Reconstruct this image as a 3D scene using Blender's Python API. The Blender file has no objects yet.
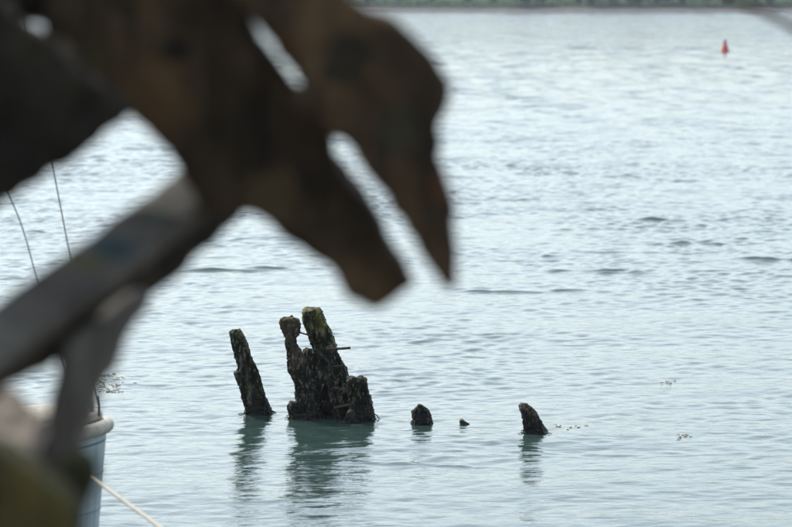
import bpy, bmesh, math, random
import numpy as np
from mathutils import Vector, noise, Matrix

random.seed(7)
rng = np.random.default_rng(11)
SC = bpy.context.scene
COL = SC.collection
R = math.radians

# ------------------------------------------------------------------ camera
FPX = 3000.0                    # focal length in photograph pixels (792 wide)
CAM_Z = 4.0
PITCH = math.atan(265.5 / FPX)
cd = bpy.data.cameras.new('camera')
cam = bpy.data.objects.new('camera', cd)
COL.objects.link(cam)
cam.location = (0, 0, CAM_Z)
cam.rotation_euler = (R(90) - PITCH, 0, 0)
cd.sensor_width = 36
cd.lens = 36 * FPX / 792
cd.clip_start = 0.1
cd.clip_end = 6000
cd.dof.use_dof = True
cd.dof.focus_distance = 28.5
cd.dof.aperture_fstop = 2.9
SC.camera = cam

# ------------------------------------------------------------------ sky and sun
SUN_EL, SUN_AZ = 50, -40        # azimuth clockwise from the view direction (+Y)
w = bpy.data.worlds.new('World')
SC.world = w
w.use_nodes = True
nt = w.node_tree
sky = nt.nodes.new('ShaderNodeTexSky')
sky.sky_type = 'NISHITA'
sky.sun_disc = False
sky.sun_elevation = R(SUN_EL)
sky.sun_rotation = R(SUN_AZ)
sky.air_density = 1.0
sky.dust_density = 1.8
sky.ozone_density = 1.2
nt.nodes['Background'].inputs[1].default_value = 0.15
# thin milky veil: the whole sky paler and a touch cooler
hs = nt.nodes.new('ShaderNodeHueSaturation')
hs.inputs['Saturation'].default_value = 0.38
tint = nt.nodes.new('ShaderNodeMix'); tint.data_type = 'RGBA'; tint.blend_type = 'MULTIPLY'
tint.inputs[0].default_value = 1.0
tint.inputs[7].default_value = (0.92, 1.0, 1.03, 1)
nt.links.new(sky.outputs[0], hs.inputs['Color'])
nt.links.new(hs.outputs[0], tint.inputs[6])
nt.links.new(tint.outputs[2], nt.nodes['Background'].inputs[0])

sd = bpy.data.lights.new('sun', 'SUN')
sd.energy = 2.2
sd.angle = R(0.6)
sd.color = (1.0, 0.95, 0.88)
sun = bpy.data.objects.new('sun', sd)
COL.objects.link(sun)
sdir = Vector((math.sin(R(SUN_AZ)) * math.cos(R(SUN_EL)), math.cos(R(SUN_AZ)) * math.cos(R(SUN_EL)), math.sin(R(SUN_EL))))
sun.rotation_euler = sdir.to_track_quat('Z', 'Y').to_euler()

vs = SC.view_settings
vs.view_transform = 'Standard'
vs.look = 'None'
vs.gamma = 1
vs.use_curve_mapping = False
vs.exposure = 0.93
SC.cycles.use_denoising = True
SC.cycles.max_bounces = 6
SC.cycles.volume_bounces = 0
SC.cycles.sample_clamp_indirect = 6

# ------------------------------------------------------------------ helpers
cP, sP = math.cos(PITCH), math.sin(PITCH)
def P(px, py, d):
    """point at ground distance d along the ray of photograph pixel (px, py)"""
    a = (px - 396) / FPX
    b = (263.5 - py) / FPX
    v = Vector((a, cP + b * sP, -sP + b * cP))
    return Vector((0, 0, CAM_Z)) + v * (d / v.y)

def tag(o, label=None, cat=None, group=None, kind=None):
    if label: o['label'] = label
    if cat: o['category'] = cat
    if group: o['group'] = group
    if kind: o['kind'] = kind
    return o

def mesh_obj(name, verts, faces, mat, parent=None, smooth=True):
    me = bpy.data.meshes.new(name)
    me.from_pydata([tuple(v) for v in verts], [], faces)
    me.update()
    if mat: me.materials.append(mat)
    if smooth: me.polygons.foreach_set('use_smooth', [True] * len(me.polygons))
    o = bpy.data.objects.new(name, me)
    COL.objects.link(o)
    if parent:
        o.parent = parent
        o.matrix_parent_inverse = Matrix.Translation(-parent.location)
    return o

def empty(name, loc):
    o = bpy.data.objects.new(name, None)
    COL.objects.link(o)
    o.location = loc
    o.empty_display_size = 0.2
    return o

def tube_data(pts, rad, n=8, wob=0.0):
    pts = [Vector(p) for p in pts]
    V, F = [], []
    for i, p in enumerate(pts):
        t = (pts[min(i + 1, len(pts) - 1)] - pts[max(i - 1, 0)]).normalized()
        a = t.orthogonal() if abs(t.z) > .95 else t.cross(Vector((0, 0, 1)))
        a.normalize()
        b = t.cross(a)
        r = rad[i] if isinstance(rad, (list, tuple)) else rad
        for k in range(n):
            q = 2 * math.pi * k / n
            rr = r * (1 + wob * noise.noise(p * 30 + Vector((k * 3.1, 0, 0))))
            V.append(p + a * (math.cos(q) * rr) + b * (math.sin(q) * rr))
    for i in range(len(pts) - 1):
        for k in range(n):
            F.append((i * n + k, i * n + (k + 1) % n, (i + 1) * n + (k + 1) % n, (i + 1) * n + k))
    F.append(tuple(range(n))[::-1])
    F.append(tuple((len(pts) - 1) * n + k for k in range(n)))
    return V, F

def tube(name, pts, rad, mat, parent=None, n=8, wob=0.0):
    V, F = tube_data(pts, rad, n, wob)
    return mesh_obj(name, V, F, mat, parent)

def curve_pts(ctrl, n):
    """Catmull-Rom through the control points"""
    c = [Vector(p) for p in ctrl]
    c = [2 * c[0] - c[1]] + c + [2 * c[-1] - c[-2]]
    out = []
    seg = len(c) - 3
    for i in range(n + 1):
        u = i / n * seg
        k = min(int(u), seg - 1)
        t = u - k
        a, b, d, e = c[k:k + 4]
        out.append(0.5 * ((2 * b) + (d - a) * t + (2 * a - 5 * b + 4 * d - e) * t * t + (3 * b - a - 3 * d + e) * t ** 3))
    return out

# ------------------------------------------------------------------ materials
class NT:
    def __init__(s, name):
        s.m = bpy.data.materials.new(name)
        s.m.use_nodes = True
        s.t = s.m.node_tree
        s.b = s.t.nodes['Principled BSDF']
        s.tc = s.t.nodes.new('ShaderNodeTexCoord')
    def n(s, ty, **kw):
        x = s.t.nodes.new(ty)
        for k, v in kw.items(): setattr(x, k, v)
        return x
    def l(s, a, b): s.t.links.new(a, b)
    def mapping(s, scale=(1, 1, 1), rot=(0, 0, 0), src='Object'):
        m = s.n('ShaderNodeMapping')
        m.inputs['Scale'].default_value = scale
        m.inputs['Rotation'].default_value = rot
        s.l(s.tc.outputs[src], m.inputs[0])
        return m.outputs[0]
    def noise(s, vec, scale, detail=4, rough=.55, dist=0.0):
        x = s.n('ShaderNodeTexNoise')
        x.inputs['Scale'].default_value = scale
        x.inputs['Detail'].default_value = detail
        x.inputs['Roughness'].default_value = rough
        x.inputs['Distortion'].default_value = dist
        s.l(vec, x.inputs['Vector'])
        return x.outputs[0]
    def ramp(s, fac, stops):
        r = s.n('ShaderNodeValToRGB')
        e = r.color_ramp.elements
        while len(e) < len(stops): e.new(0.5)
        for q, (p, c) in zip(e, stops):
            q.position = p
            q.color = (*c, 1) if len(c) == 3 else c
        s.l(fac, r.inputs[0])
        return r.outputs[0]
    def mix(s, fac, a, b, mode='MIX'):
        x = s.n('ShaderNodeMix', data_type='RGBA', blend_type=mode)
        for i, v in ((0, fac), (6, a), (7, b)):
            if hasattr(v, 'links'): s.l(v, x.inputs[i])
            else: x.inputs[i].default_value = v if not isinstance(v, tuple) else (*v, 1)
        return x.outputs[2]
    def math(s, op, a, b=None, clamp=False):
        x = s.n('ShaderNodeMath', operation=op)
        x.use_clamp = clamp
        for i, v in enumerate((a, b)):
            if v is None: continue
            if hasattr(v, 'links'): s.l(v, x.inputs[i])
            else: x.inputs[i].default_value = v
        return x.outputs[0]
    def bump(s, h, strength, dist, normal=None):
        x = s.n('ShaderNodeBump')
        x.inputs['Strength'].default_value = strength
        x.inputs['Distance'].default_value = dist
        s.l(h, x.inputs['Height'])
        if normal is not None: s.l(normal, x.inputs['Normal'])
        return x.outputs[0]
    def out(s, color=None, rough=None, normal=None, spec=None):
        for key, v in (('Base Color', color), ('Roughness', rough), ('Normal', normal), ('Specular IOR Level', spec)):
            if v is None: continue
            if hasattr(v, 'links'): s.l(v, s.b.inputs[key])
            else: s.b.inputs[key].default_value = (*v, 1) if isinstance(v, tuple) else v
        return s.m

BLACK, WHITE = (0, 0, 0), (1, 1, 1)

def mat_post(name, warm=0.0, moss=0.5, seed=0.0):
    """sea-worn timber: nearly black wet wood, barnacle flecks, lichen and weed on top"""
    s = NT(name)
    v = s.mapping((1, 1, .32), (0, R(12), 0))
    n1 = s.noise(v, 13 + seed, 6, .72)
    n2 = s.noise(v, 38, 4, .6)
    base = s.ramp(n1, [(.40, (.003, .003, .002)), (.53, (.013, .012, .008)), (.64, (.085 + .03 * warm, .078, .056)), (.75, (.30, .28, .22))])
    fleck = s.ramp(n2, [(.56, BLACK), (.66, WHITE)])
    base = s.mix(s.math('MULTIPLY', fleck, .85), base, (.20, .185, .135))
    vo = s.n('ShaderNodeTexVoronoi')
    vo.inputs['Scale'].default_value = 60
    s.l(s.tc.outputs['Object'], vo.inputs['Vector'])
    barn = s.ramp(vo.outputs['Distance'], [(.12, WHITE), (.25, BLACK)])
    patch = s.ramp(s.noise(v, 5, 3), [(.5, BLACK), (.6, WHITE)])
    base = s.mix(s.math('MULTIPLY', s.math('MULTIPLY', barn, patch), .55), base, (.22, .20, .17))
    # red-brown stain
    if warm:
        rs = s.ramp(s.noise(v, 4.3, 3), [(.47, BLACK), (.62, WHITE)])
        sp = s.n('ShaderNodeSeparateXYZ')
        s.l(s.tc.outputs['Object'], sp.inputs[0])
        up = s.n('ShaderNodeMapRange')
        s.l(sp.outputs[2], up.inputs[0]); up.inputs[1].default_value = .35; up.inputs[2].default_value = .6
        base = s.mix(s.math('MULTIPLY', s.math('MULTIPLY', rs, up.outputs[0]), warm), base, (.13, .07, .05))
    # green-yellow weed, thicker towards the top of the timber (world z)
    sep = s.n('ShaderNodeSeparateXYZ')
    s.l(s.tc.outputs['Object'], sep.inputs[0])
    hz = s.math('MULTIPLY', sep.outputs[2], .25)
    mo = s.math('ADD', s.noise(v, 8, 5, .7), hz)
    mm = s.ramp(mo, [(.73 - .10 * moss, BLACK), (.86 - .10 * moss, WHITE)])
    mc = s.ramp(s.noise(v, 26, 3), [(.35, (.024, .026, .008)), (.55, (.10, .10, .026)), (.7, (.26, .25, .07))])
    base = s.mix(s.math('MULTIPLY', mm, .8), base, mc)
    # wet foot
    wet = s.n('ShaderNodeMapRange')
    s.l(sep.outputs[2], wet.inputs[0])
    wet.inputs[1].default_value = .02; wet.inputs[2].default_value = .16
    wet.inputs[3].default_value = .35; wet.inputs[4].default_value = 1
    base = s.mix(1.0, base, s.ramp(wet.outputs[0], [(0, BLACK), (1, WHITE)]), 'MULTIPLY')
    rough = s.math('ADD', s.math('MULTIPLY', wet.outputs[0], .45), .4)
    nb = s.bump(n2, .7, .012)
    nb = s.bump(s.noise(v, 110, 3), .5, .005, nb)
    return s.out(base, rough, nb, .3)

def mat_wreck(name, dark, mid, light, scale=9, rot=(0, R(-40), 0), extra=None):
    """dry weathered hull timber with grain"""
    s = NT(name)
    v = s.mapping((1, 1, .12), rot)
    v2 = s.mapping((1, 1, .6), rot)
    g = s.noise(v, scale * 4, 6, .65, .4)
    p = s.noise(v2, scale * .55, 4, .6)
    c = s.ramp(s.math('ADD', s.math('MULTIPLY', g, .45), s.math('MULTIPLY', p, .6)), [(.38, dark), (.53, mid), (.68, light)])
    if extra:
        for centre, rad, col, amt in extra:
            d = s.n('ShaderNodeVectorMath', operation='DISTANCE')
            s.l(s.tc.outputs['Object'], d.inputs[0])
            d.inputs[1].default_value = centre
            f = s.math('ADD', s.math('DIVIDE', d.outputs['Value'], rad), s.math('MULTIPLY', s.noise(v2, 22, 3), .9))
            c = s.mix(s.math('MULTIPLY', s.ramp(f, [(.75, WHITE), (1.2, BLACK)]), amt), c, col)
    n = s.bump(g, .6, .01)
    return s.out(c, .85, n, .2)

def mat_simple(name, c, rough=.6, var=.25, scale=12, metallic=0, bump=.2, spec=.5):
    s = NT(name)
    n = s.noise(s.mapping(), scale, 5, .6)
    col = s.ramp(n, [(.3, tuple(x * (1 - var) for x in c)), (.7, tuple(min(1, x * (1 + var)) for x in c))])
    s.b.inputs['Metallic'].default_value = metallic
    return s.out(col, rough, s.bump(n, bump, .01), spec)

def mat_water():
    s = NT('sea_water')
    sep = s.n('ShaderNodeSeparateXYZ')
    s.l(s.tc.outputs['Object'], sep.inputs[0])
    def ramp_y(a, b, lo, hi):
        m = s.n('ShaderNodeMapRange')
        s.l(sep.outputs[1], m.inputs[0])
        for i, v in enumerate((a, b, lo, hi)): m.inputs[i + 1].default_value = v
        return m.outputs[0]
    # choppier out in the open bay, calmer in the lee of the wreck
    n1 = s.noise(s.mapping((.5, 1, 1)), 8.0, 3, .55, .3)
    n2 = s.noise(s.mapping((.45, 1, 1)), 1.5, 4, .6, .3)
    n3 = s.noise(s.mapping((.30, 1, 1)), .28, 3, .6, .2)
    h2 = s.math('MULTIPLY', n2, ramp_y(35, 140, .12, 1.0))
    h3 = s.math('MULTIPLY', n3, ramp_y(80, 300, .0, 1.0))
    nb = s.bump(h3, 1.0, .25)
    nb = s.bump(h2, 1.0, .12, nb)
    nb = s.bump(n1, .6, .016, nb)
    # wavelet facets of the open water
    def facets(nb, scale, mp, ax, ay, amp):
        t = s.n('ShaderNodeTexNoise')
        t.inputs['Scale'].default_value = scale
        t.inputs['Detail'].default_value = 4
        t.inputs['Roughness'].default_value = .62
        s.l(s.mapping(mp), t.inputs['Vector'])
        sub = s.n('ShaderNodeVectorMath', operation='SUBTRACT'); s.l(t.outputs['Color'], sub.inputs[0]); sub.inputs[1].default_value = (.5, .5, .5)
        mul = s.n('ShaderNodeVectorMath', operation='MULTIPLY'); s.l(sub.outputs[0], mul.inputs[0]); mul.inputs[1].default_value = (ax, ay, 0)
        sc_ = s.n('ShaderNodeVectorMath', operation='SCALE'); s.l(mul.outputs[0], sc_.inputs[0]); s.l(amp, sc_.inputs['Scale'])
        add = s.n('ShaderNodeVectorMath', operation='ADD'); s.l(nb, add.inputs[0]); s.l(sc_.outputs[0], add.inputs[1])
        nr = s.n('ShaderNodeVectorMath', operation='NORMALIZE'); s.l(add.outputs[0], nr.inputs[0])
        return nr.outputs[0]
    nb = facets(nb, .85, (1, .55, 1), .6, 1.6, ramp_y(42, 170, .0, 1.0))
    nb = facets(nb, .16, (1, .30, 1), .25, 1.0, ramp_y(80, 260, .0, 1.0))
    murk = s.noise(s.mapping((.02, .06, 1)), 1.0, 3)
    c = s.ramp(murk, [(.35, (.022, .042, .037)), (.65, (.030, .054, .047))])
    s.b.inputs['IOR'].default_value = 1.333
    return s.out(c, ramp_y(40, 300, .09, .1), nb)

# ------------------------------------------------------------------ water
WAVES = []
def build_waves():
    n = 84
    for i in range(n):
        lam = 0.16 * (26.0 ** ((i + rng.random()) / n))      # 0.16 .. 4.2 m
        th = rng.normal(0.12, 0.55 if lam > 1 else .80)
        k = 2 * math.pi / lam
        # slope per component
        s = 0.0088 if lam > .5 else 0.0215
        if lam > 1.2: s *= .7
        WAVES.append((k * math.sin(th), -k * math.cos(th), s / k, rng.random() * 6.283, lam))
build_waves()

def P_water(px, py):
    d = CAM_Z / ((py + 2.0) / FPX)
    return P(px, py, d)

# small steep wavelets that are just about to break: position px, py, half-length m, height m
CRESTS = [(215, 271, .95, .085), (265, 269, .7, .07), (655, 220, .55, .13), (590, 271, .65, .09), (628, 273, .4, .05),
          (505, 292, .8, .06), (560, 291, .5, .05), (770, 259, .4, .09), (672, 226, 1.0, .05), (540, 256, .3, .06),
          (105, 160, .6, .11), (148, 149, .5, .10), (470, 335, .8, .04), (155, 385, .9, .03), (700, 243, .6, .05),
          (620, 252, .8, .05), (35, 232, .7, .06), (430, 468, 1.2, .028), (620, 455, .9, .022), (200, 505, 1.1, .022)]

def wave_height(X, Y, DX):
    """X, Y arrays; DX local grid spacing used to fade waves the grid cannot carry"""
    Z = np.zeros_like(X)
    wx = X + 1.7 * np.sin(Y * .23 + 2) + .6 * np.sin(Y * .9 + X * .4); wy = Y + 2.3 * np.sin(X * .31 + .7) + .8 * np.sin(X * 1.1 - Y * .2)
    gust = 0.62 + 0.42 * np.sin(wx * .52 + wy * .11 + 1.1) * np.sin(wy * .33 - wx * .09) + 0.30 * np.sin(wx * 1.25 - wy * .55) * np.sin(wy * .8 + wx * .3)
    gust = np.clip(gust, .05, 1.4)
    far = np.clip((Y - 26) / 40.0, 0, 1)
    calm = 0.50 + 0.62 * far
    for kx, ky, a, ph, lam in WAVES:
        f = np.clip((lam / DX - 2.2) / 2.5, 0, 1)
        if f.max() <= 0: continue
        g = calm if lam > .6 else calm * (0.22 + 1.35 * gust)
        ph2 = kx * X + ky * Y + ph + 0.9 * np.sin(X * .13 * (1 + ph) + ph) + .8 * np.sin(Y * .17 + ph * 2)
        sn = np.sin(ph2)
        Z += f * g * a * (sn + .22 * np.cos(2 * ph2) * (lam > .5))
    for px, py, hl, h in CRESTS:
        c = P_water(px, py); h *= .46; hl *= 1.35
        u = (X - c.x) / hl
        yy = (Y - c.y) - .25 * hl * np.sin(u * 2.1 + px) * .5
        env = np.exp(-u * u * 1.6)
        # steep towards the camera (-y), gentle behind
        prof = np.where(yy < 0, np.exp(-(yy / (h * 1.5)) ** 2), np.exp(-(yy / (h * 5.5)) ** 2))
        Z += h * env * prof * (.75 + .3 * np.sin(u * 4.3 + px) + .25 * np.sin(u * 9 + px * 2))
    return Z

def make_water():
    ys = [9.0]
    while ys[-1] < 300:
        y = ys[-1]
        if y < 20: st = .10
        elif y < 62: st = .042
        elif y < 110: st = .042 + (y - 62) * .0022
        else: st = .148 + (y - 110) * .006
        ys.append(y + st)
    while ys[-1] < 3500:
        ys.append(ys[-1] * 1.03)
    ys = np.array(ys)
    fine = np.linspace(-.152, .152, 420)
    side = .152 + np.cumsum(.003 * 1.16 ** np.arange(44))
    us = np.concatenate([-side[::-1], fine, side])
    Yg, U = np.meshgrid(ys, us, indexing='ij')
    X = U * np.maximum(Yg, 14)
    du = np.gradient(us)[None, :] * np.maximum(Yg, 14)
    dy = np.gradient(ys)[:, None] + 0 * U
    Z = wave_height(X, Yg, np.maximum(du, dy * .9))
    Z[ys > 320, :] = 0
    nr, nc = X.shape
    co = np.stack([X, Yg, Z], -1).reshape(-1, 3).astype(np.float32)
    idx = np.arange(nr * nc).reshape(nr, nc)
    q = np.stack([idx[:-1, :-1], idx[:-1, 1:], idx[1:, 1:], idx[1:, :-1]], -1).reshape(-1, 4).astype(np.int32)
    me = bpy.data.meshes.new('water')
    me.vertices.add(len(co)); me.vertices.foreach_set('co', co.ravel())
    me.loops.add(q.size); me.loops.foreach_set('vertex_index', q.ravel())
    me.polygons.add(len(q)); me.polygons.foreach_set('loop_start', np.arange(0, q.size, 4, dtype=np.int32))
    me.polygons.foreach_set('use_smooth', np.ones(len(q), dtype=bool))
    me.update(calc_edges=True)
    me.materials.append(mat_water())
    o = bpy.data.objects.new('water', me)
    COL.objects.link(o)
    tag(o, 'pale rippled sea water reflecting a bright sky', kind='structure')
    print('water quads', len(q))
make_water()

# ------------------------------------------------------------------ near shore (below the frame)
def shore_z(x, y):
    z = 2.4 if y < 6.5 else 2.4 - (y - 6.5) * .335
    return z + .06 * noise.noise(Vector((x * .7, y * .7, 0))) + .02 * noise.noise(Vector((x * 4, y * 4, 3)))
V, F = [], []
nx, ny = 90, 70
for j in range(ny + 1):
    for i in range(nx + 1):
        x = -16 + 32 * i / nx; y = -12 + 29 * j / ny
        V.append((x, y, shore_z(x, y)))
for j in range(ny):
    for i in range(nx):
        a = j * (nx + 1) + i
        F.append((a, a + 1, a + nx + 2, a + nx + 1))
tag(mesh_obj('shore', V, F, mat_simple('shingle', (.16, .145, .12), .9, .5, 20, bump=.8)), 'shingle bank under the old hull', kind='structure')

# ------------------------------------------------------------------ far shore
D_FAR = 800.0
def far_grid(name, prof, mat, x0=-420, x1=420, nx=120, label=''):
    V, F = [], []
    for j, (y, z) in enumerate(prof):
        for i in range(nx + 1):
            x = x0 + (x1 - x0) * i / nx
            k = .35 * noise.noise(Vector((x * .03, y * .01, 1))) + .2 * noise.noise(Vector((x * .15, y * .05, 7)))
            V.append((x, y + 6 * noise.noise(Vector((x * .012, 0, 2))), z * (1 + k * .8) if j else z))
    for j in range(len(prof) - 1):
        for i in range(nx):
            a = j * (nx + 1) + i
            F.append((a, a + 1, a + nx + 2, a + nx + 1))
    return tag(mesh_obj(name, V, F, mat), label, kind='structure')
far_grid('far_beach', [(D_FAR - 3, -.3), (D_FAR, .0), (D_FAR + 6, .7), (D_FAR + 10, 1.15), (D_FAR + 13, 1.3)],
         mat_simple('far_shingle', (.105, .096, .094), .9, .3, .3, spec=.05), label='grey brown strip of beach along the far shore')
s = NT('far_grass')
n = s.noise(s.mapping((1, .4, 1)), .05, 5, .6)
far_grid('far_field', [(D_FAR + 11, .8), (D_FAR + 13, 1.5), (D_FAR + 18, 2.3), (D_FAR + 40, 3.6), (D_FAR + 120, 9), (D_FAR + 300, 22), (D_FAR + 600, 30)],
         s.out(s.ramp(n, [(.3, (.012, .024, .008)), (.5, (.022, .042, .013)), (.7, (.038, .056, .020))]), .9, None, .05), label='low green field above the far beach')

def leaf_mesh(name, w, h, n, mat, size, flat=.0, seed=0):
    """crown of small leaf-clump faces filling an uneven volume"""
    r = random.Random(seed)
    lobes = [(r.uniform(-.55, .55) * w, r.uniform(-.4, .4) * w, r.uniform(.28, .8) * h, r.uniform(.22, .42)) for _ in range(9)]
    V, F = [], []
    for i in range(n):
        lx, ly, lz, lr = r.choice(lobes)
        v = Vector((r.gauss(0, 1), r.gauss(0, 1), r.gauss(0, 1))).normalized() * (r.random() ** .4)
        c = Vector((lx + v.x * lr * w, ly + v.y * lr * w, max(.1, lz + v.z * lr * h * .7)))
        a = Vector((r.gauss(0, 1), r.gauss(0, 1), r.gauss(0, 1))).normalized()
        b = a.orthogonal().normalized()
        k = size * r.uniform(.6, 1.4)
        j = len(V)
        V += [c - a * k, c - b * k * .7, c + a * k, c + b * k * .7]
        F.append((j, j + 1, j + 2, j + 3))
    me = bpy.data.meshes.new(name)
    me.from_pydata([tuple(v) for v in V], [], F)
    me.materials.append(mat)
    return me
foliage = [mat_simple('foliage_dark', (.007, .013, .011), .8, .4, 2, spec=.05), mat_simple('foliage_mid', (.014, .026, .015), .8, .4, 2, spec=.05),
           mat_simple('foliage_pale', (.032, .048, .022), .8, .4, 2, spec=.05)]
crowns = [leaf_mesh('crown', 4.2, 7.0, 2200, foliage[0], .30, seed=1), leaf_mesh('crown', 3.4, 5.6, 2000, foliage[1], .28, seed=2),
          leaf_mesh('crown', 3.0, 4.4, 1700, foliage[2], .25, seed=3), leaf_mesh('crown', 5.2, 8.5, 2800, foliage[0], .32, seed=4)]
bark = mat_simple('bark', (.07, .055, .04), .9)
tv, tf = tube_data([(0, 0, -.6), (.1, 0, 1.4), (.05, .1, 3.2), (.3, .1, 4.6)], [.28, .22, .16, .08], 7)
lv, lf = tube_data([(.07, 0, 1.6), (.8, .2, 2.8), (1.3, .3, 3.9)], [.12, .08, .04], 6)
tv2 = tv + lv; tf2 = tf + [tuple(i + len(tv) for i in f) for f in lf]
trunk_me = bpy.data.meshes.new('trunk'); trunk_me.from_pydata([tuple(v) for v in tv2], [], tf2); trunk_me.materials.append(bark)
def far_tree(px, dd, kind, scale=1.0):
    d = D_FAR + dd
    x = (px - 396) / FPX * d
    e = empty('tree', (x, d, 1.6 if dd < 22 else 2.6))
    tag(e, ['dark green tree at the edge of the far shore', 'mid green bushy tree on the far shore',
            'pale yellow green bush on the far shore', 'large dark tree standing on the far shore'][kind], 'tree', 'trees along the far shore')
    c = bpy.data.objects.new('crown', crowns[kind]); t = bpy.data.objects.new('trunk', trunk_me)
    for o in (c, t):
        COL.objects.link(o); o.parent = e
    e.rotation_euler[2] = random.uniform(0, 6.28)
    e.scale = (scale, scale, scale * random.uniform(.85, 1.1))
for px, dd, kind, sc in [(516, 15, 3, 1.0), (541, 17, 3, .9), (560, 24, 1, .8), (594, 16, 0, 1.0), (616, 17, 3, .95), (640, 16, 0, 1.0), (662, 18, 1, .9),
                         (683, 16, 0, .9), (705, 17, 3, .9), (728, 21, 2, 1.0), (748, 18, 1, 1.0), (772, 16, 0, 1.0), (795, 18, 3, 1.0), (825, 18, 1, 1.1),
                         (850, 17, 0, 1.1), (885, 18, 3, 1.0), (470, 30, 2, 1.0), (492, 26, 2, .9), (432, 34, 1, .7), (576, 22, 2, .8), (630, 26, 2, 1.3),
                         (400, 34, 2, .7), (370, 20, 1, .9), (345, 18, 0, 1.0)]:
    far_tree(px, dd, kind, sc)
# scrub under the trees
V, F = [], []
r = random.Random(9)
for i in range(9000):
    x = r.uniform(-190, 190); y = D_FAR + r.uniform(13, 21)
    dens = .45 + .9 * noise.noise(Vector((x * .06, 3, 0)))
    if r.random() > dens: continue
    c = Vector((x, y, 1.3 + (y - D_FAR - 13) * .12 + abs(r.gauss(0, .5)) * (1 + dens)))
    a = Vector((r.gauss(0, 1), r.gauss(0, 1), r.gauss(0, 1))).normalized(); b = a.orthogonal().normalized()
    j = len(V); k = r.uniform(.2, .45)
    V += [c - a * k, c - b * k * .7, c + a * k, c + b * k * .7]; F.append((j, j + 1, j + 2, j + 3))
tag(mesh_obj('scrub', V, F, foliage[0], smooth=False), 'low green scrub lining the top of the far beach', 'scrub', kind='stuff')

# ------------------------------------------------------------------ channel buoy
def lathe(prof, n=20):
    V, F = [], []
    for rr, z in prof:
        for k in range(n):
            q = 2 * math.pi * k / n
            V.append((rr * math.cos(q), rr * math.sin(q), z))
    for i in range(len(prof) - 1):
        for k in range(n):
            F.append((i * n + k, i * n + (k + 1) % n, (i + 1) * n + (k + 1) % n, (i + 1) * n + k))
    F.append(tuple(range(n))[::-1]); F.append(tuple((len(prof) - 1) * n + k for k in range(n)))
    return V, F
bc = P_water(725, 52)
red = mat_simple('buoy_red', (.55, .055, .03), .45, .15)
b = empty('channel_buoy', (bc.x, bc.y, 0))
tag(b, 'small red conical buoy floating far out on the water', 'buoy')
def lathe_part(name, prof, mat, parent, n=20):
    V, F = lathe(prof, n)
    o = mesh_obj(name, V, F, mat); o.parent = parent
    return o
lathe_part('float', [(.20, -.2), (.29, -.02), (.30, .12), (.27, .22)], red, b)
lathe_part('cone', [(.26, .21), (.20, .36), (.13, .60), (.10, .68)], red, b)
lathe_part('top_mark', [(.05, .67), (.11, .70), (.12, .84), (.08, .90), (.03, .92)], mat_simple('buoy_top', (.22, .04, .03), .5), b)

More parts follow.
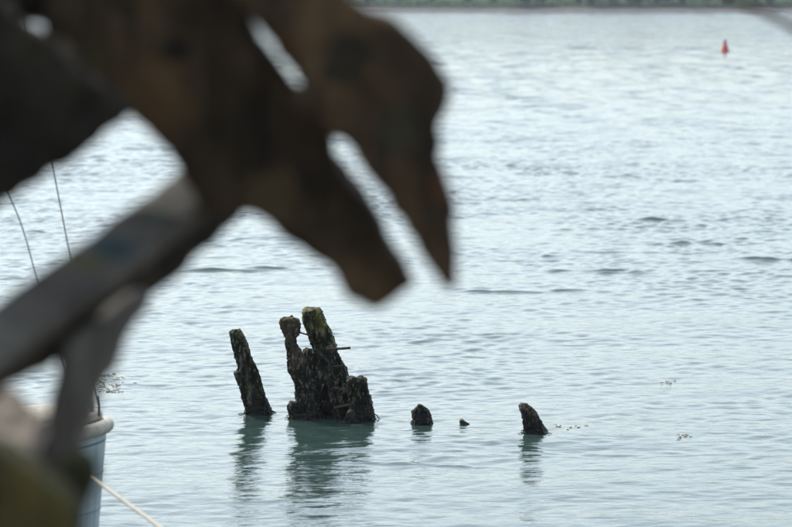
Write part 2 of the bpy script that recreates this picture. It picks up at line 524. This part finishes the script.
# ------------------------------------------------------------------ timbers standing in the water
def timber(name, rows, d, depth, mat, parent=None, seed=0, amp=1.0, lean=0.0, nseg=64, sq=4.6, fringe=True):
    """loft of rounded-rectangle sections; rows are (py, left px, right px), carried on below the water"""
    prof = []
    for py, l, r_ in rows:
        a, c = P(l, py, d), P(r_, py, d)
        prof.append((a.z, (a.x + c.x) / 2, abs(c.x - a.x) / 2))
    prof.sort(reverse=True)
    (z1, c1, w1), (z0, c0, w0) = prof[-1], prof[-2]
    zb = -.45
    k = (zb - z1) / (z1 - z0)
    prof.append((zb, c1 + (c1 - c0) * k * .6, w1 * 1.05))
    zt = prof[0][0]
    zs = np.arange(zt, zb, -.0095)
    pz = np.array([p[0] for p in prof])[::-1]
    cx = np.interp(zs, pz, np.array([p[1] for p in prof])[::-1])
    hw = np.interp(zs, pz, np.array([p[2] for p in prof])[::-1])
    rings = [(zt + .004, cx[0], hw[0] * .25, .3), (zt + .004, cx[0], hw[0] * .62, .65)]
    for i, z in enumerate(zs): rings.append((z, cx[i], hw[i], 1.0 if i > 3 else .82 + .05 * i))
    V, F = [], []
    off = Vector((seed * 7.3, seed * 3.1, seed * 1.7))
    for ri, (z, c, h, dk) in enumerate(rings):
        yc = d + lean * (z - 0)
        for k in range(nseg):
            q = 2 * math.pi * k / nseg
            cq, sq_ = math.cos(q), math.sin(q)
            e = 2 / sq
            x = math.copysign(abs(cq) ** e, cq) * h
            y = math.copysign(abs(sq_) ** e, sq_) * depth * dk
            p = Vector((c + x, yc + y, z))
            nrm = Vector((x / max(h, .01) * 1.0, y / depth, .15 if ri > 2 else .8)).normalized()
            g = Vector((p.x * 1.0 + .22 * p.z, p.y, p.z * .3))
            dsp = (.024 * noise.noise(p * 8 + off) + .024 * noise.noise(g * 24 + off) + .018 * noise.noise(p * 45 + off)
                   - .06 * max(0, noise.noise(g * 13 + off * 2) - .2) + .010 * noise.noise(p * 100 + off))
            V.append(p + nrm * dsp * amp)
    n = len(rings)
    for i in range(n - 1):
        for k in range(nseg):
            F.append((i * nseg + k, i * nseg + (k + 1) % nseg, (i + 1) * nseg + (k + 1) % nseg, (i + 1) * nseg + k))
    F = [f[::-1] for f in F]
    F.append(tuple(range(nseg)))
    ob = mesh_obj(name, V, F, mat, parent)
    if fringe:
        r = random.Random(seed * 31 + 5)
        zr = min(range(3, n), key=lambda i: abs(rings[i][0] - .028))
        WV, WF = [], []
        for k in range(nseg):
            for rep_ in range(1):
                if r.random() > .38: continue
                p0 = V[(zr + r.randint(-2, 3)) * nseg + k]
                cdir = Vector((p0.x - rings[zr][1], p0.y - d, 0)).normalized()
                side = Vector((-cdir.y, cdir.x, 0)) * r.gauss(0, .5)
                q = r.uniform(.006, .022) if r.random() < .85 else r.uniform(.03, .06)
                out = (cdir + side).normalized() * q
                zw = float(wave_height(np.array([p0.x + out.x]), np.array([p0.y + out.y]), np.array([.05]))[0])
                pts = [p0 - cdir * .01, p0 + out * .35 + Vector((0, 0, -.012)), Vector((p0.x + out.x * .7, p0.y + out.y * .7, zw + .010)), Vector((p0.x + out.x * 1.3, p0.y + out.y * 1.3, zw + .002))]
                v_, f_ = tube_data(pts, [.004, .006, .005, .002], 5)
                WF += [tuple(i + len(WV) for i in g_) for g_ in f_]; WV += v_
        wo = mesh_obj('weed_fringe', WV, WF, m_fringe)
        wo['kind'] = 'stuff'
        host = parent if parent else ob
        wo.parent = host
        if parent: wo.matrix_parent_inverse = Matrix.Translation(-parent.location)
    return ob

m_post = mat_post('sea_timber', 0, .85)
m_post_bare = mat_post('sea_timber_bare', 0, .1, 2.0)
m_post_red = mat_post('sea_timber_reddish', .32, .35, 1.3)
m_fringe = mat_simple('wet_weed', (.010, .009, .004), .45, .5, 40)
m_iron = mat_simple('rusty_iron', (.06, .042, .032), .8, .4, 60, bump=.6)

o = timber('wreck_post', [(330.5, 232, 239), (333, 229.5, 241), (350, 233, 250), (367, 238, 256), (370.5, 237, 257), (372, 234, 257.5), (390, 240, 263.5), (404, 243.5, 268), (416, 247, 272)],
           28.75, .085, m_post, seed=1, amp=.75)
tag(o, 'lone leaning weathered post with yellow green top, left of the bolted cluster', 'post')

cl = empty('rib_cluster', (P(325, 418, 28.6).x, 28.6, 0))
tag(cl, 'tall cluster of rotten ship ribs bolted together, standing in the water', 'ship ribs')
timber('rib', [(317, 282, 296), (319.5, 280, 299), (327, 280.5, 300.5), (333, 283, 300), (338, 285.5, 295.5), (343, 286, 295.5), (349, 286.5, 300), (360, 288, 307), (374, 291.5, 313), (400, 297, 320), (418, 301, 324)],
       28.55, .10, m_post_red, cl, 2, .85)
timber('rib', [(308.5, 306, 318), (311, 303, 321), (320, 304, 325), (330, 306.5, 329.5), (347, 311.5, 336), (364, 315, 343.5), (378, 317, 349), (400, 320, 357), (418, 323, 363)],
       28.85, .11, m_post, cl, 3, .85)
timber('rib', [(349.5, 304, 317), (353, 302, 321), (362, 304, 329), (378, 308, 335), (400, 316, 343), (418, 321, 350)],
       28.66, .10, m_post_bare, cl, 4, 1.0)
timber('rib', [(377, 349, 364), (379, 347, 366), (384, 346.5, 367), (392, 347.5, 369), (405, 349, 372), (422, 351, 375.5)],
       28.30, .10, m_post, cl, 5, .9)
timber('foot_stub', [(402, 292, 301), (404, 289, 304), (410, 288, 308), (418, 290, 310)], 28.5, .09, m_post_bare, cl, 6, .9)
timber('foot_stub', [(410.5, 348, 354), (413, 346, 357), (424, 346, 358)], 28.15, .05, m_post_bare, cl, 7, .6)
timber('packing_block', [(388, 333, 345), (392, 331, 350), (402, 332, 352), (420, 334, 356)], 28.5, .08, m_post_bare, cl, 8, 1.0)
def bolt(p0, p1, rad, head=True):
    a, c = Vector(p0), Vector(p1)
    t = (c - a)
    pts = [a + t * k / 8 for k in range(9)]
    o = tube('iron_bolt', pts, rad, m_iron, cl, 9, .3)
    return o
bolt(P(326, 349.3, 28.62), P(350, 347.8, 28.5), .013)
bolt(P(296, 331.5, 28.55), P(314, 336.5, 28.8), .008)
bolt(P(327, 367.5, 28.7), P(342, 365.5, 28.5), .010)
bolt(P(334, 408, 28.45), P(351, 404.5, 28.32), .014)

o = timber('wreck_post', [(404.6, 418, 421.5), (406, 417, 423), (408, 414.5, 426), (411, 412, 428.5), (413, 411.5, 429), (419, 412.5, 430.5), (426, 412.5, 431.5)], 28.05, .085, m_post_bare, seed=9, amp=.8)
tag(o, 'short knobbly timber stump just above water, right of the bolted cluster', 'stump')
o = timber('wreck_post', [(419.6, 460.5, 463), (421, 459.3, 465), (423, 459.8, 468), (425.5, 460.5, 471.5), (428, 460.5, 474)], 28.0, .05, m_post_bare, seed=10, amp=.35, fringe=False)
tag(o, 'tiny dark timber tip barely breaking the surface between two stumps', 'stump')
o = timber('wreck_post', [(404.6, 521.5, 527.5), (406.5, 519.5, 532), (415, 521, 537.5), (425, 523, 543), (434, 524, 548), (438, 524, 550)], 27.4, .10, m_post, seed=11, amp=.75)
tag(o, 'tapering dark timber stump furthest right in the water', 'stump')

# ------------------------------------------------------------------ floating weed
weed_m = mat_simple('seaweed', (.26, .165, .045), .6, .4, 30)
def weed(px0, px1, py0, py1, n, size, label, seed):
    """loose strands lying on the surface with a few tips standing up"""
    r = random.Random(seed)
    c = P_water((px0 + px1) / 2, (py0 + py1) / 2)
    V, F = [], []
    for i in range(n):
        p = P_water(r.gauss((px0 + px1) / 2, (px1 - px0) / 4), r.uniform(py0, py1))
        ang = r.uniform(-.5, .5) + (math.pi if r.random() < .5 else 0)
        ln = Vector((math.cos(ang), math.sin(ang), 0))
        L = size * r.uniform(1, 3.6)
        xs = np.array([p.x + ln.x * L * k / 5 for k in range(6)]); yy = np.array([p.y + ln.y * L * k / 5 for k in range(6)])
        zz = wave_height(xs, yy, np.full(6, .05))
        pts = [Vector((xs[k], yy[k] + r.gauss(0, .2) * size, zz[k] + r.uniform(-.1, .25) * size)) for k in range(6)]
        if r.random() < .4: pts.append(pts[-1] + Vector((ln.x * size * .3, 0, size * r.uniform(.5, 1.2))))
        v, f = tube_data(pts, [size * r.uniform(.16, .34) for _ in pts], 6)
        F += [tuple(k + len(V) for k in q) for q in f]; V += v
    o = mesh_obj('floating_seaweed', [v - Vector((c.x, c.y, 0)) for v in V], F, weed_m)
    o.location = (c.x, c.y, 0)
    tag(o, label, 'seaweed', 'patches of floating seaweed', 'stuff')
weed(88, 128, 376, 394, 80, .011, 'golden brown seaweed floating beyond the pale blue boat', 1)
weed(552, 582, 427, 434, 9, .012, 'few brown weed tips beside the tapering stump', 2)
weed(660, 680, 381, 385, 12, .010, 'small brown weed patch, farther of two on the open right water', 3)
weed(672, 690, 437, 443, 14, .010, 'small brown weed patch, nearer of two on the open right water', 4)

# ------------------------------------------------------------------ moored boat
D_B = 20.0
bow = P(106.5, 426.5, D_B)
aft = Vector((-.95, -.312, 0)); star = Vector((.312, -.95, 0))       # starboard looks towards the camera
boat = empty('sailing_boat', (bow.x + aft.x * 2.2, bow.y + aft.y * 2.2, 0))
tag(boat, 'pale blue wooden sailing boat with cream rail, partly hidden by the wreck', 'boat')
L_B, BEAM = 4.6, .82
hp = NT('hull_paint')
n = hp.noise(hp.mapping((1, 1, 3)), 5, 5, .6)
c = hp.ramp(n, [(.3, (.34, .42, .46)), (.7, (.45, .53, .56))])
st_ = hp.ramp(hp.noise(hp.mapping((9, 9, .8)), 2.2, 4, .6), [(.5, BLACK), (.72, WHITE)])
c = hp.mix(hp.math('MULTIPLY', st_, .55), c, (.20, .21, .19))
m_hull = hp.out(c, .4)
m_rail = mat_simple('rail_cream', (.38, .35, .29), .6, .25, 20)
m_deck = mat_simple('deck_cream', (.42, .39, .33), .7, .2, 8)
m_dark = mat_simple('fitting_metal', (.05, .055, .06), .4, .2, 30, metallic=.6)
m_seam = mat_simple('seam_grey', (.20, .24, .26), .7)
m_line = mat_simple('rigging_wire', (.09, .09, .09), .5, .2)
def hb(s):
    """half breadth of the deck at s metres aft of the stem: blunt bow, transom stern"""
    u = s / L_B
    return BEAM * (max(0, 1 - (1 - min(1, u / .55)) ** 2.6)) ** .62 * (1 - .18 * max(0, (u - .55) / .45) ** 2)
def boat_pt(s, y, z):
    q = bow + aft * s + star * y
    return Vector((q.x, q.y, z))
def sheer(s): return bow.z - .03 * math.sin(math.pi * s / L_B) - .12 * s / L_B
NS = 44
ss = [L_B * (i / NS) ** 1.9 for i in range(NS + 1)]
# vertical levels: fraction of freeboard above keel; stem rakes slightly inward below
lev = [1, .93, .8, .65, .5, .35, .2, .05, -.12, -.25]
def stem_in(z_f): return .10 * (1 - z_f) + .12 * max(0, .3 - z_f) ** 1.3
V, F = [], []
for side in (1, -1):
    b0 = len(V)
    for s_ in ss:
        for lv_ in lev:
            zz = sheer(s_) * lv_
            si = stem_in(lv_)
            s2 = si + s_ * (L_B - si) / L_B
            fl = (.80 + .20 * max(0, lv_) ** .8) if lv_ > 0 else .80 * (1 + lv_ * 2.2)
            V.append(boat_pt(s2, side * hb(s_) * fl, zz))
    m = len(lev)
    for i in range(NS):
        for j in range(m - 1):
            a = b0 + i * m + j
            f = (a, a + 1, a + m + 1, a + m)
            F.append(f if side == -1 else f[::-1])
mloc = len(V)
mesh_obj('hull', V, F, m_hull, boat)
m = len(lev)
# transom
V2 = [V[NS * m + j] for j in range(m)] + [V[(NS + 1) * m + NS * m + j] for j in range(m)]
mesh_obj('transom', V2, [(j, j + 1, m + j + 1, m + j) for j in range(m - 1)], m_hull, boat, smooth=False)
# rail: thick rounded rubbing band round the gunwale
rail_pts = [boat_pt(s_, -(hb(s_)) - .01, sheer(s_)) for s_ in ss[::-1]] + [boat_pt(0, 0, sheer(0))] + [boat_pt(s_, hb(s_) + .01, sheer(s_)) for s_ in ss[1:]]
tube('rail', [p + Vector((0, 0, .02)) for p in rail_pts], .048, m_rail, boat, 12)
toe = [boat_pt(s_ + .045, -max(0, hb(s_) - .05), sheer(s_) + .085) for s_ in ss[::-1]] + [boat_pt(s_ + .045, max(0, hb(s_) - .05), sheer(s_) + .085) for s_ in ss[1:]]
tube('toe_rail', toe, .034, m_deck, boat, 10)
stripe_pts = [boat_pt(s_ + .012, -(hb(s_)), sheer(s_) - .075) for s_ in ss[::-1]] + [boat_pt(s_ + .012, hb(s_), sheer(s_) - .075) for s_ in ss[1:]]
tube('rubbing_strip', stripe_pts, .008, mat_simple('strip_dark', (.10, .13, .15), .6), boat, 6)
for lv_ in (.74, .52, .30):
    fl = .80 + .20 * lv_ ** .8
    tube('plank_seam', [boat_pt(stem_in(lv_) + s_ * (L_B - stem_in(lv_)) / L_B - .001, t * hb(s_) * fl, sheer(s_) * lv_) for t, ss_ in ((-1, ss[::-1]), (1, ss[1:])) for s_ in ss_], .004, m_seam, boat, 6)
# foredeck with raised step
def deck(name, inset, h0, h1, s_end, mat):
    V, F = [], []
    rows_ = [s_ for s_ in ss if s_ <= s_end]
    K = 12
    for s_ in rows_:
        for k in range(K + 1):
            t = -1 + 2 * k / K
            y = t * max(0, hb(s_) * (1 - inset))
            V.append(boat_pt(s_ + inset * .5, y, sheer(s_) + h0 + h1 * (1 - t * t)))
    for i in range(len(rows_) - 1):
        for k in range(K):
            a = i * (K + 1) + k
            F.append((a, a + 1, a + K + 2, a + K + 1))
    # skirt down the edge
    b0 = len(V)
    for s_ in rows_:
        for t in (-1, 1):
            V.append(boat_pt(s_ + inset * .5, t * max(0, hb(s_) * (1 - inset)), sheer(s_) - .02))
    for i in range(len(rows_) - 1):
        F.append((i * (K + 1), (i + 1) * (K + 1), b0 + 2 * i + 2, b0 + 2 * i))
        F.append((i * (K + 1) + K, b0 + 2 * i + 1, b0 + 2 * i + 3, (i + 1) * (K + 1) + K))
    mesh_obj(name, V, F, mat, boat)
deck('foredeck', .02, .03, .02, 2.0, m_deck)
deck('bow_coaming', .16, .12, .06, 1.7, m_rail)
# sole and after part
V = []; F = []
rows_ = [s_ for s_ in ss if s_ > 1.9]
for s_ in rows_:
    for t in (-1, 1): V.append(boat_pt(s_, t * hb(s_) * .8, .25))
for i in range(len(rows_) - 1): F.append((2 * i, 2 * i + 1, 2 * i + 3, 2 * i + 2))
mesh_obj('sole', V, F, m_deck, boat)
# mast, forestay, loose halyard, stem fitting
mast_s = 1.1
mb = boat_pt(mast_s, 0, sheer(mast_s) - .6)
fs0 = P(99.5, 409, D_B - .12)
k_slope = (99.5 - 29.5) / (409 - 15)
mx = boat_pt(mast_s, 0, 0)
hgt = abs(mx.x - fs0.x) / k_slope + .9
top = Vector((mx.x, mx.y, fs0.z + hgt - .9))
tube('mast', [mb, (mb + top) / 2, top + Vector((0, 0, .3))], [.05, .048, .035], mat_simple('mast_wood', (.28, .18, .09), .5), boat, 12)
tube('forestay', [fs0, (fs0 + top) / 2, top], .0045, m_line, boat, 6)
hal = [P(75, 414, 19.6), P(67, 380, 19.55), P(51, 328, 19.5), P(36.5, 278, 19.4), P(25, 236, 19.4), P(12.5, 203, 19.3), P(-14, 150, 19.2), P(-60, 80, 19.1), P(-110, 20, 19.0)]
tube('halyard', curve_pts(hal, 30), .0045, m_line, boat, 6)
tube('stem_fitting', [fs0 + Vector((-.002, 0, -.05)), fs0 + Vector((0, 0, .03)), fs0 + Vector((-.005, 0, .09))], [.008, .007, .005], m_dark, boat, 8)
f2 = P(93, 412, D_B - .12)
tube('stem_fitting', [f2 + Vector((0, 0, -.03)), f2 + Vector((-.008, 0, .06)), f2 + Vector((-.012, 0, .12))], [.006, .006, .004], m_dark, boat, 8)

# ------------------------------------------------------------------ mooring rope
m_rope = NT('rope_fibre')
wv = m_rope.n('ShaderNodeTexWave'); wv.inputs['Scale'].default_value = 60; wv.inputs['Distortion'].default_value = 1
m_rope.l(m_rope.tc.outputs['Object'], wv.inputs['Vector'])
m_rope = m_rope.out(m_rope.ramp(wv.outputs['Fac'], [(.2, (.34, .31, .25)), (.8, (.56, .52, .44))]), .9, m_rope.bump(wv.outputs['Fac'], .5, .005))
rp = [P(30, 436, 18.9), P(66, 457, 18.6), P(100, 483, 18.0), P(130, 505, 17.3), P(161, 528, 16.6), P(200, 562, 15.6), P(250, 620, 14.2)]
end = P(300, 700, 12.6); end.z = shore_z(end.x, end.y) + .01
rp.append(end)
rp.append(Vector((end.x + .6, end.y - 1.2, shore_z(end.x + .6, end.y - 1.2) + .01)))
o = tube('mooring_rope', curve_pts(rp, 70), .0125, m_rope, None, 8, .15)
tag(o, 'cream mooring rope running from the boat down to the shore', 'rope')

# ------------------------------------------------------------------ wreck in the foreground
wreck = empty('hull_wreck', (P(0, 700, 5.6).x, 5.6, shore_z(-1, 5.2)))
tag(wreck, 'dark broken hull planks and ribs of an old wooden ship, close by', 'wreck')
mw_brown = mat_wreck('wreck_brown', (.008, .006, .004), (.034, .022, .012), (.095, .060, .030),
                     extra=[(P(175, 52, 5.7), .05, (.004, .004, .003), .9), (P(345, 238, 5.62), .085, (.085, .034, .014), .7), (P(155, 105, 5.7), .17, (.085, .050, .022), .75),
                            (P(285, 45, 5.62), .07, (.075, .030, .014), .6), (P(345, 60, 5.6), .10, (.010, .010, .008), .8), (P(400, 130, 5.6), .08, (.030, .034, .020), .6),
                            (P(275, 205, 5.7), .13, (.075, .052, .026), .65), (P(90, 60, 5.7), .08, (.045, .040, .018), .6), (P(440, 190, 5.6), .06, (.075, .030, .014), .6)])
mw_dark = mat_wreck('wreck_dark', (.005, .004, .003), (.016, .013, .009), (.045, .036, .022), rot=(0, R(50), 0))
pb = P(113, 254, 5.57); py_ = P(82, 268, 5.5)
mw_grey = mat_wreck('wreck_grey', (.036, .031, .026), (.078, .070, .061), (.135, .123, .107), rot=(0, R(55), 0),
                    extra=[(pb, .12, (.010, .035, .045), .85), (py_, .09, (.075, .066, .018), .7), (P(158, 217, 5.72), .07, (.035, .055, .036), .5)])
mw_pale = mat_wreck('wreck_pale', (.15, .12, .095), (.28, .235, .20), (.40, .34, .30), rot=(0, R(20), 0))
mw_post = mat_wreck('wreck_post_grey', (.06, .054, .048), (.115, .105, .096), (.18, .166, .15), rot=(0, R(25), 0))
mw_moss = mat_wreck('wreck_moss', (.012, .012, .006), (.03, .03, .012), (.085, .065, .02), rot=(0, 0, 0))

def slab(name, poly, d, thick, mat, tilt=(0, 0), voxel=.011, amp=.008, seed=0, bev=.012):
    """outline -> solid timber of its own thickness; tilt = change of depth per 100 px in x, y"""
    bm = bmesh.new()
    cx = sum(p[0] for p in poly) / len(poly); cy = sum(p[1] for p in poly) / len(poly)
    vs_ = []
    for px, py in poly:
        vs_.append(bm.verts.new(P(px, py, d + (px - cx) / 100 * tilt[0] + (py - cy) / 100 * tilt[1])))
    f = bm.faces.new(vs_)
    bmesh.ops.triangulate(bm, faces=[f])
    ret = bmesh.ops.extrude_face_region(bm, geom=list(bm.faces))
    bmesh.ops.translate(bm, verts=[v for v in ret['geom'] if isinstance(v, bmesh.types.BMVert)], vec=(0, thick, 0))
    bmesh.ops.recalc_face_normals(bm, faces=bm.faces)
    me = bpy.data.meshes.new('tmp'); bm.to_mesh(me); bm.free()
    o = bpy.data.objects.new('tmp', me); COL.objects.link(o)
    md = o.modifiers.new('r', 'REMESH'); md.mode = 'VOXEL'; md.voxel_size = voxel
    sm = o.modifiers.new('s', 'SMOOTH'); sm.iterations = 2; sm.factor = .4
    dg = bpy.context.evaluated_depsgraph_get(); dg.update()
    m2 = bpy.data.meshes.new_from_object(o.evaluated_get(dg))
    bpy.data.objects.remove(o); bpy.data.meshes.remove(me)
    off = Vector((seed * 5.1, seed * 2.7, seed))
    for v in m2.vertices:
        p = v.co
        v.co = p + v.normal * amp * (1.3 * noise.noise(p * 14 + off) + .7 * noise.noise(p * 42 + off))
    m2.name = name
    m2.materials.clear(); m2.materials.append(mat)
    m2.polygons.foreach_set('use_smooth', [True] * len(m2.polygons))
    ob = bpy.data.objects.new(name, m2); COL.objects.link(ob)
    ob.parent = wreck; ob.matrix_parent_inverse = Matrix.Translation(-wreck.location)
    return ob

D_W = 5.6
slab('hull_plank', [(150, -190), (240, -150), (318, -60), (350, 0), (388, 18), (426, 50), (450, 88), (447, 104), (439, 128), (443, 142), (436, 162), (451, 198), (458, 240), (456, 296), (450, 294),
                    (394, 214), (353, 150), (344, 139), (316, 128), (298, 99), (303, 82), (286, 55), (265, 31), (254, 20), (190, -80)], D_W, .09, mw_brown, seed=1, amp=.009)
slab('hull_plank', [(40, -150), (170, -110), (250, 24), (259, 39), (275, 65), (297, 89), (314, 93), (333, 128), (328, 150), (338, 162), (378, 219), (414, 286), (399, 298), (374, 308), (350, 297), (327, 268), (300, 250),
                    (270, 226), (245, 213), (226, 219), (200, 200), (182, 170), (155, 140), (128, 111), (90, 78), (44, 44), (45, 8), (20, -80)], D_W + .1, .11, mw_brown, seed=2, amp=.009)
slab('cross_timber', [(-220, -120), (160, -120), (150, -20), (110, 30), (54, 22), (8, 18), (-60, -5), (-220, -40)], D_W + .22, .14, mw_dark, seed=3)
slab('rib', [(-260, -150), (-60, -42), (10, 11), (42, 36), (75, 63), (131, 108), (126, 115), (60, 164), (0, 206), (-120, 285), (-260, 380)], D_W - .15, .12, mw_dark, seed=4, amp=.012)

# beam with a sloping upper face (lit by the sky) and an overhanging lower face
def beam(name, axis, mat, seed=0):
    """axis: list of (x_px, y_upper, y_ridge, y_lower, depth)"""
    V, F = [], []
    rows_ = []
    n = 60
    for i in range(n + 1):
        u = i / n * (len(axis) - 1); k = min(int(u), len(axis) - 2); t = u - k
        rows_.append([axis[k][j] * (1 - t) + axis[k + 1][j] * t for j in range(len(axis[0]))])
    for (x0, y0, x1, y1, x2, y2, d) in rows_:
        a, b_, c = P(x0, y0, d + .10), P(x1, y1, d), P(x2, y2, d + .06)
        e, g = P(x2, y2, d + .16) , P(x0, y0, d + .16)
        ring = []
        pts = [a, b_, c, e, g]
        for j in range(5):
            for t in (0, .25, .5, .75): ring.append(pts[j] * (1 - t) + pts[(j + 1) % 5] * t)
        # weathered edges
        m_ = len(ring)
        ring = [(ring[(j - 1) % m_] + ring[j] * 2 + ring[(j + 1) % m_]) / 4 for j in range(m_)]
        for p in ring:
            g_ = Vector((p.x + p.z, p.y, (p.z - p.x) * .2))
            V.append(p + Vector((noise.noise(p * 20), noise.noise(p * 20 + Vector((9, 0, 0))), noise.noise(g_ * 45 + Vector((0, 9, 0))))) * .006)
    m_ = 20
    for i in range(n):
        for j in range(m_):
            F.append((i * m_ + j, i * m_ + (j + 1) % m_, (i + 1) * m_ + (j + 1) % m_, (i + 1) * m_ + j))
    F.append(tuple(range(m_))[::-1]); F.append(tuple(n * m_ + j for j in range(m_)))
    o = mesh_obj(name, V, F, mat, wreck)
    bm = bmesh.new(); bm.from_mesh(o.data); bmesh.ops.recalc_face_normals(bm, faces=bm.faces); bm.to_mesh(o.data); bm.free()
    return o
beam('beam', [(205, 152, 232, 184, 238, 190, 5.86), (150, 194, 182, 228, 187, 233, 5.68), (90, 237, 122, 273, 128, 279, 5.48), (0, 302, 32, 340, 38, 346, 5.2), (-180, 432, -146, 475, -140, 482, 4.7)], mw_grey)
slab('beam_shade_slab', [(244, 200), (238, 220), (192, 262), (148, 299), (64, 362), (28, 374), (-4, 396), (-160, 500), (-160, 430), (0, 350), (60, 300), (130, 255), (200, 200)], 5.66, .10, mw_dark, tilt=(.28, 0), seed=12)  # added dark slab, its colour standing for the beam's shaded lower face
slab('trenail', [(138, 286), (150, 292), (149, 306), (138, 308), (130, 298)], 5.78, .05, mw_dark, seed=8, voxel=.006, amp=.002)
slab('stanchion', [(58, 340), (138, 292), (146, 304), (122, 350), (104, 385), (87, 430), (74, 466), (58, 540), (30, 640), (10, 900), (-60, 900), (-30, 640), (10, 520), (32, 452), (46, 418), (56, 378)], 5.6, .09, mw_post, seed=5)
slab('broken_plank', [(-120, 395), (-40, 392), (2, 390), (22, 400), (42, 414), (46, 432), (36, 470), (20, 520), (-30, 560), (-120, 560)], 5.45, .05, mw_pale, tilt=(0, -.25), seed=6)
slab('mossy_timber', [(-200, 420), (-60, 440), (0, 450), (26, 466), (56, 488), (76, 520), (88, 600), (100, 860), (90, 1010), (-260, 1010)], 4.7, .14, mw_moss, seed=7, voxel=.014)
slab('treenail_stub', [(55, 470), (66, 458), (82, 452), (96, 464), (97, 484), (88, 504), (76, 522), (40, 560), (30, 500)], 4.95, .06, mw_moss, seed=9)
slab('rib', [(-300, 300), (-180, 240), (-120, 300), (-150, 600), (-170, 1000), (-330, 1000)], 4.95, .15, mw_dark, seed=10, voxel=.014)

# ------------------------------------------------------------------ bent dry stem near the lens, top right
st = [P(1100, 860, 6.2), P(1070, 600, 6.2), P(980, 240, 6.2), P(880, 90, 6.2), P(792, 27, 6.2), P(745, 4, 6.2), P(690, -18, 6.2)]
st[0].z = shore_z(st[0].x, st[0].y) - .05
o = tube('dry_stem', curve_pts(st, 60), [.012 - .00009 * i for i in range(61)], mat_simple('dry_stem', (.055, .036, .022), .8), None, 8, .2)
tag(o, 'thin blurred brown plant stem bending into the top right corner', 'stem')

# ------------------------------------------------------------------ haze over the bay
hz = NT('sea_haze')
hz.t.nodes.remove(hz.b)
pv = hz.n('ShaderNodeVolumePrincipled')
pv.inputs['Color'].default_value = (.80, .88, 1.0, 1)
pv.inputs['Density'].default_value = .00013
pv.inputs['Anisotropy'].default_value = .2
hz.l(pv.outputs[0], hz.t.nodes['Material Output'].inputs['Volume'])
x0, x1, y0, y1, z0, z1 = -3400, 3400, -40, 3600, -3, 46
V = [(x, y, z) for x in (x0, x1) for y in (y0, y1) for z in (z0, z1)]
F = [(0, 1, 3, 2), (4, 6, 7, 5), (0, 4, 5, 1), (2, 3, 7, 6), (0, 2, 6, 4), (1, 5, 7, 3)]
tag(mesh_obj('haze', V, F, hz.m, smooth=False), 'thin pale sea haze over the bay', kind='stuff')
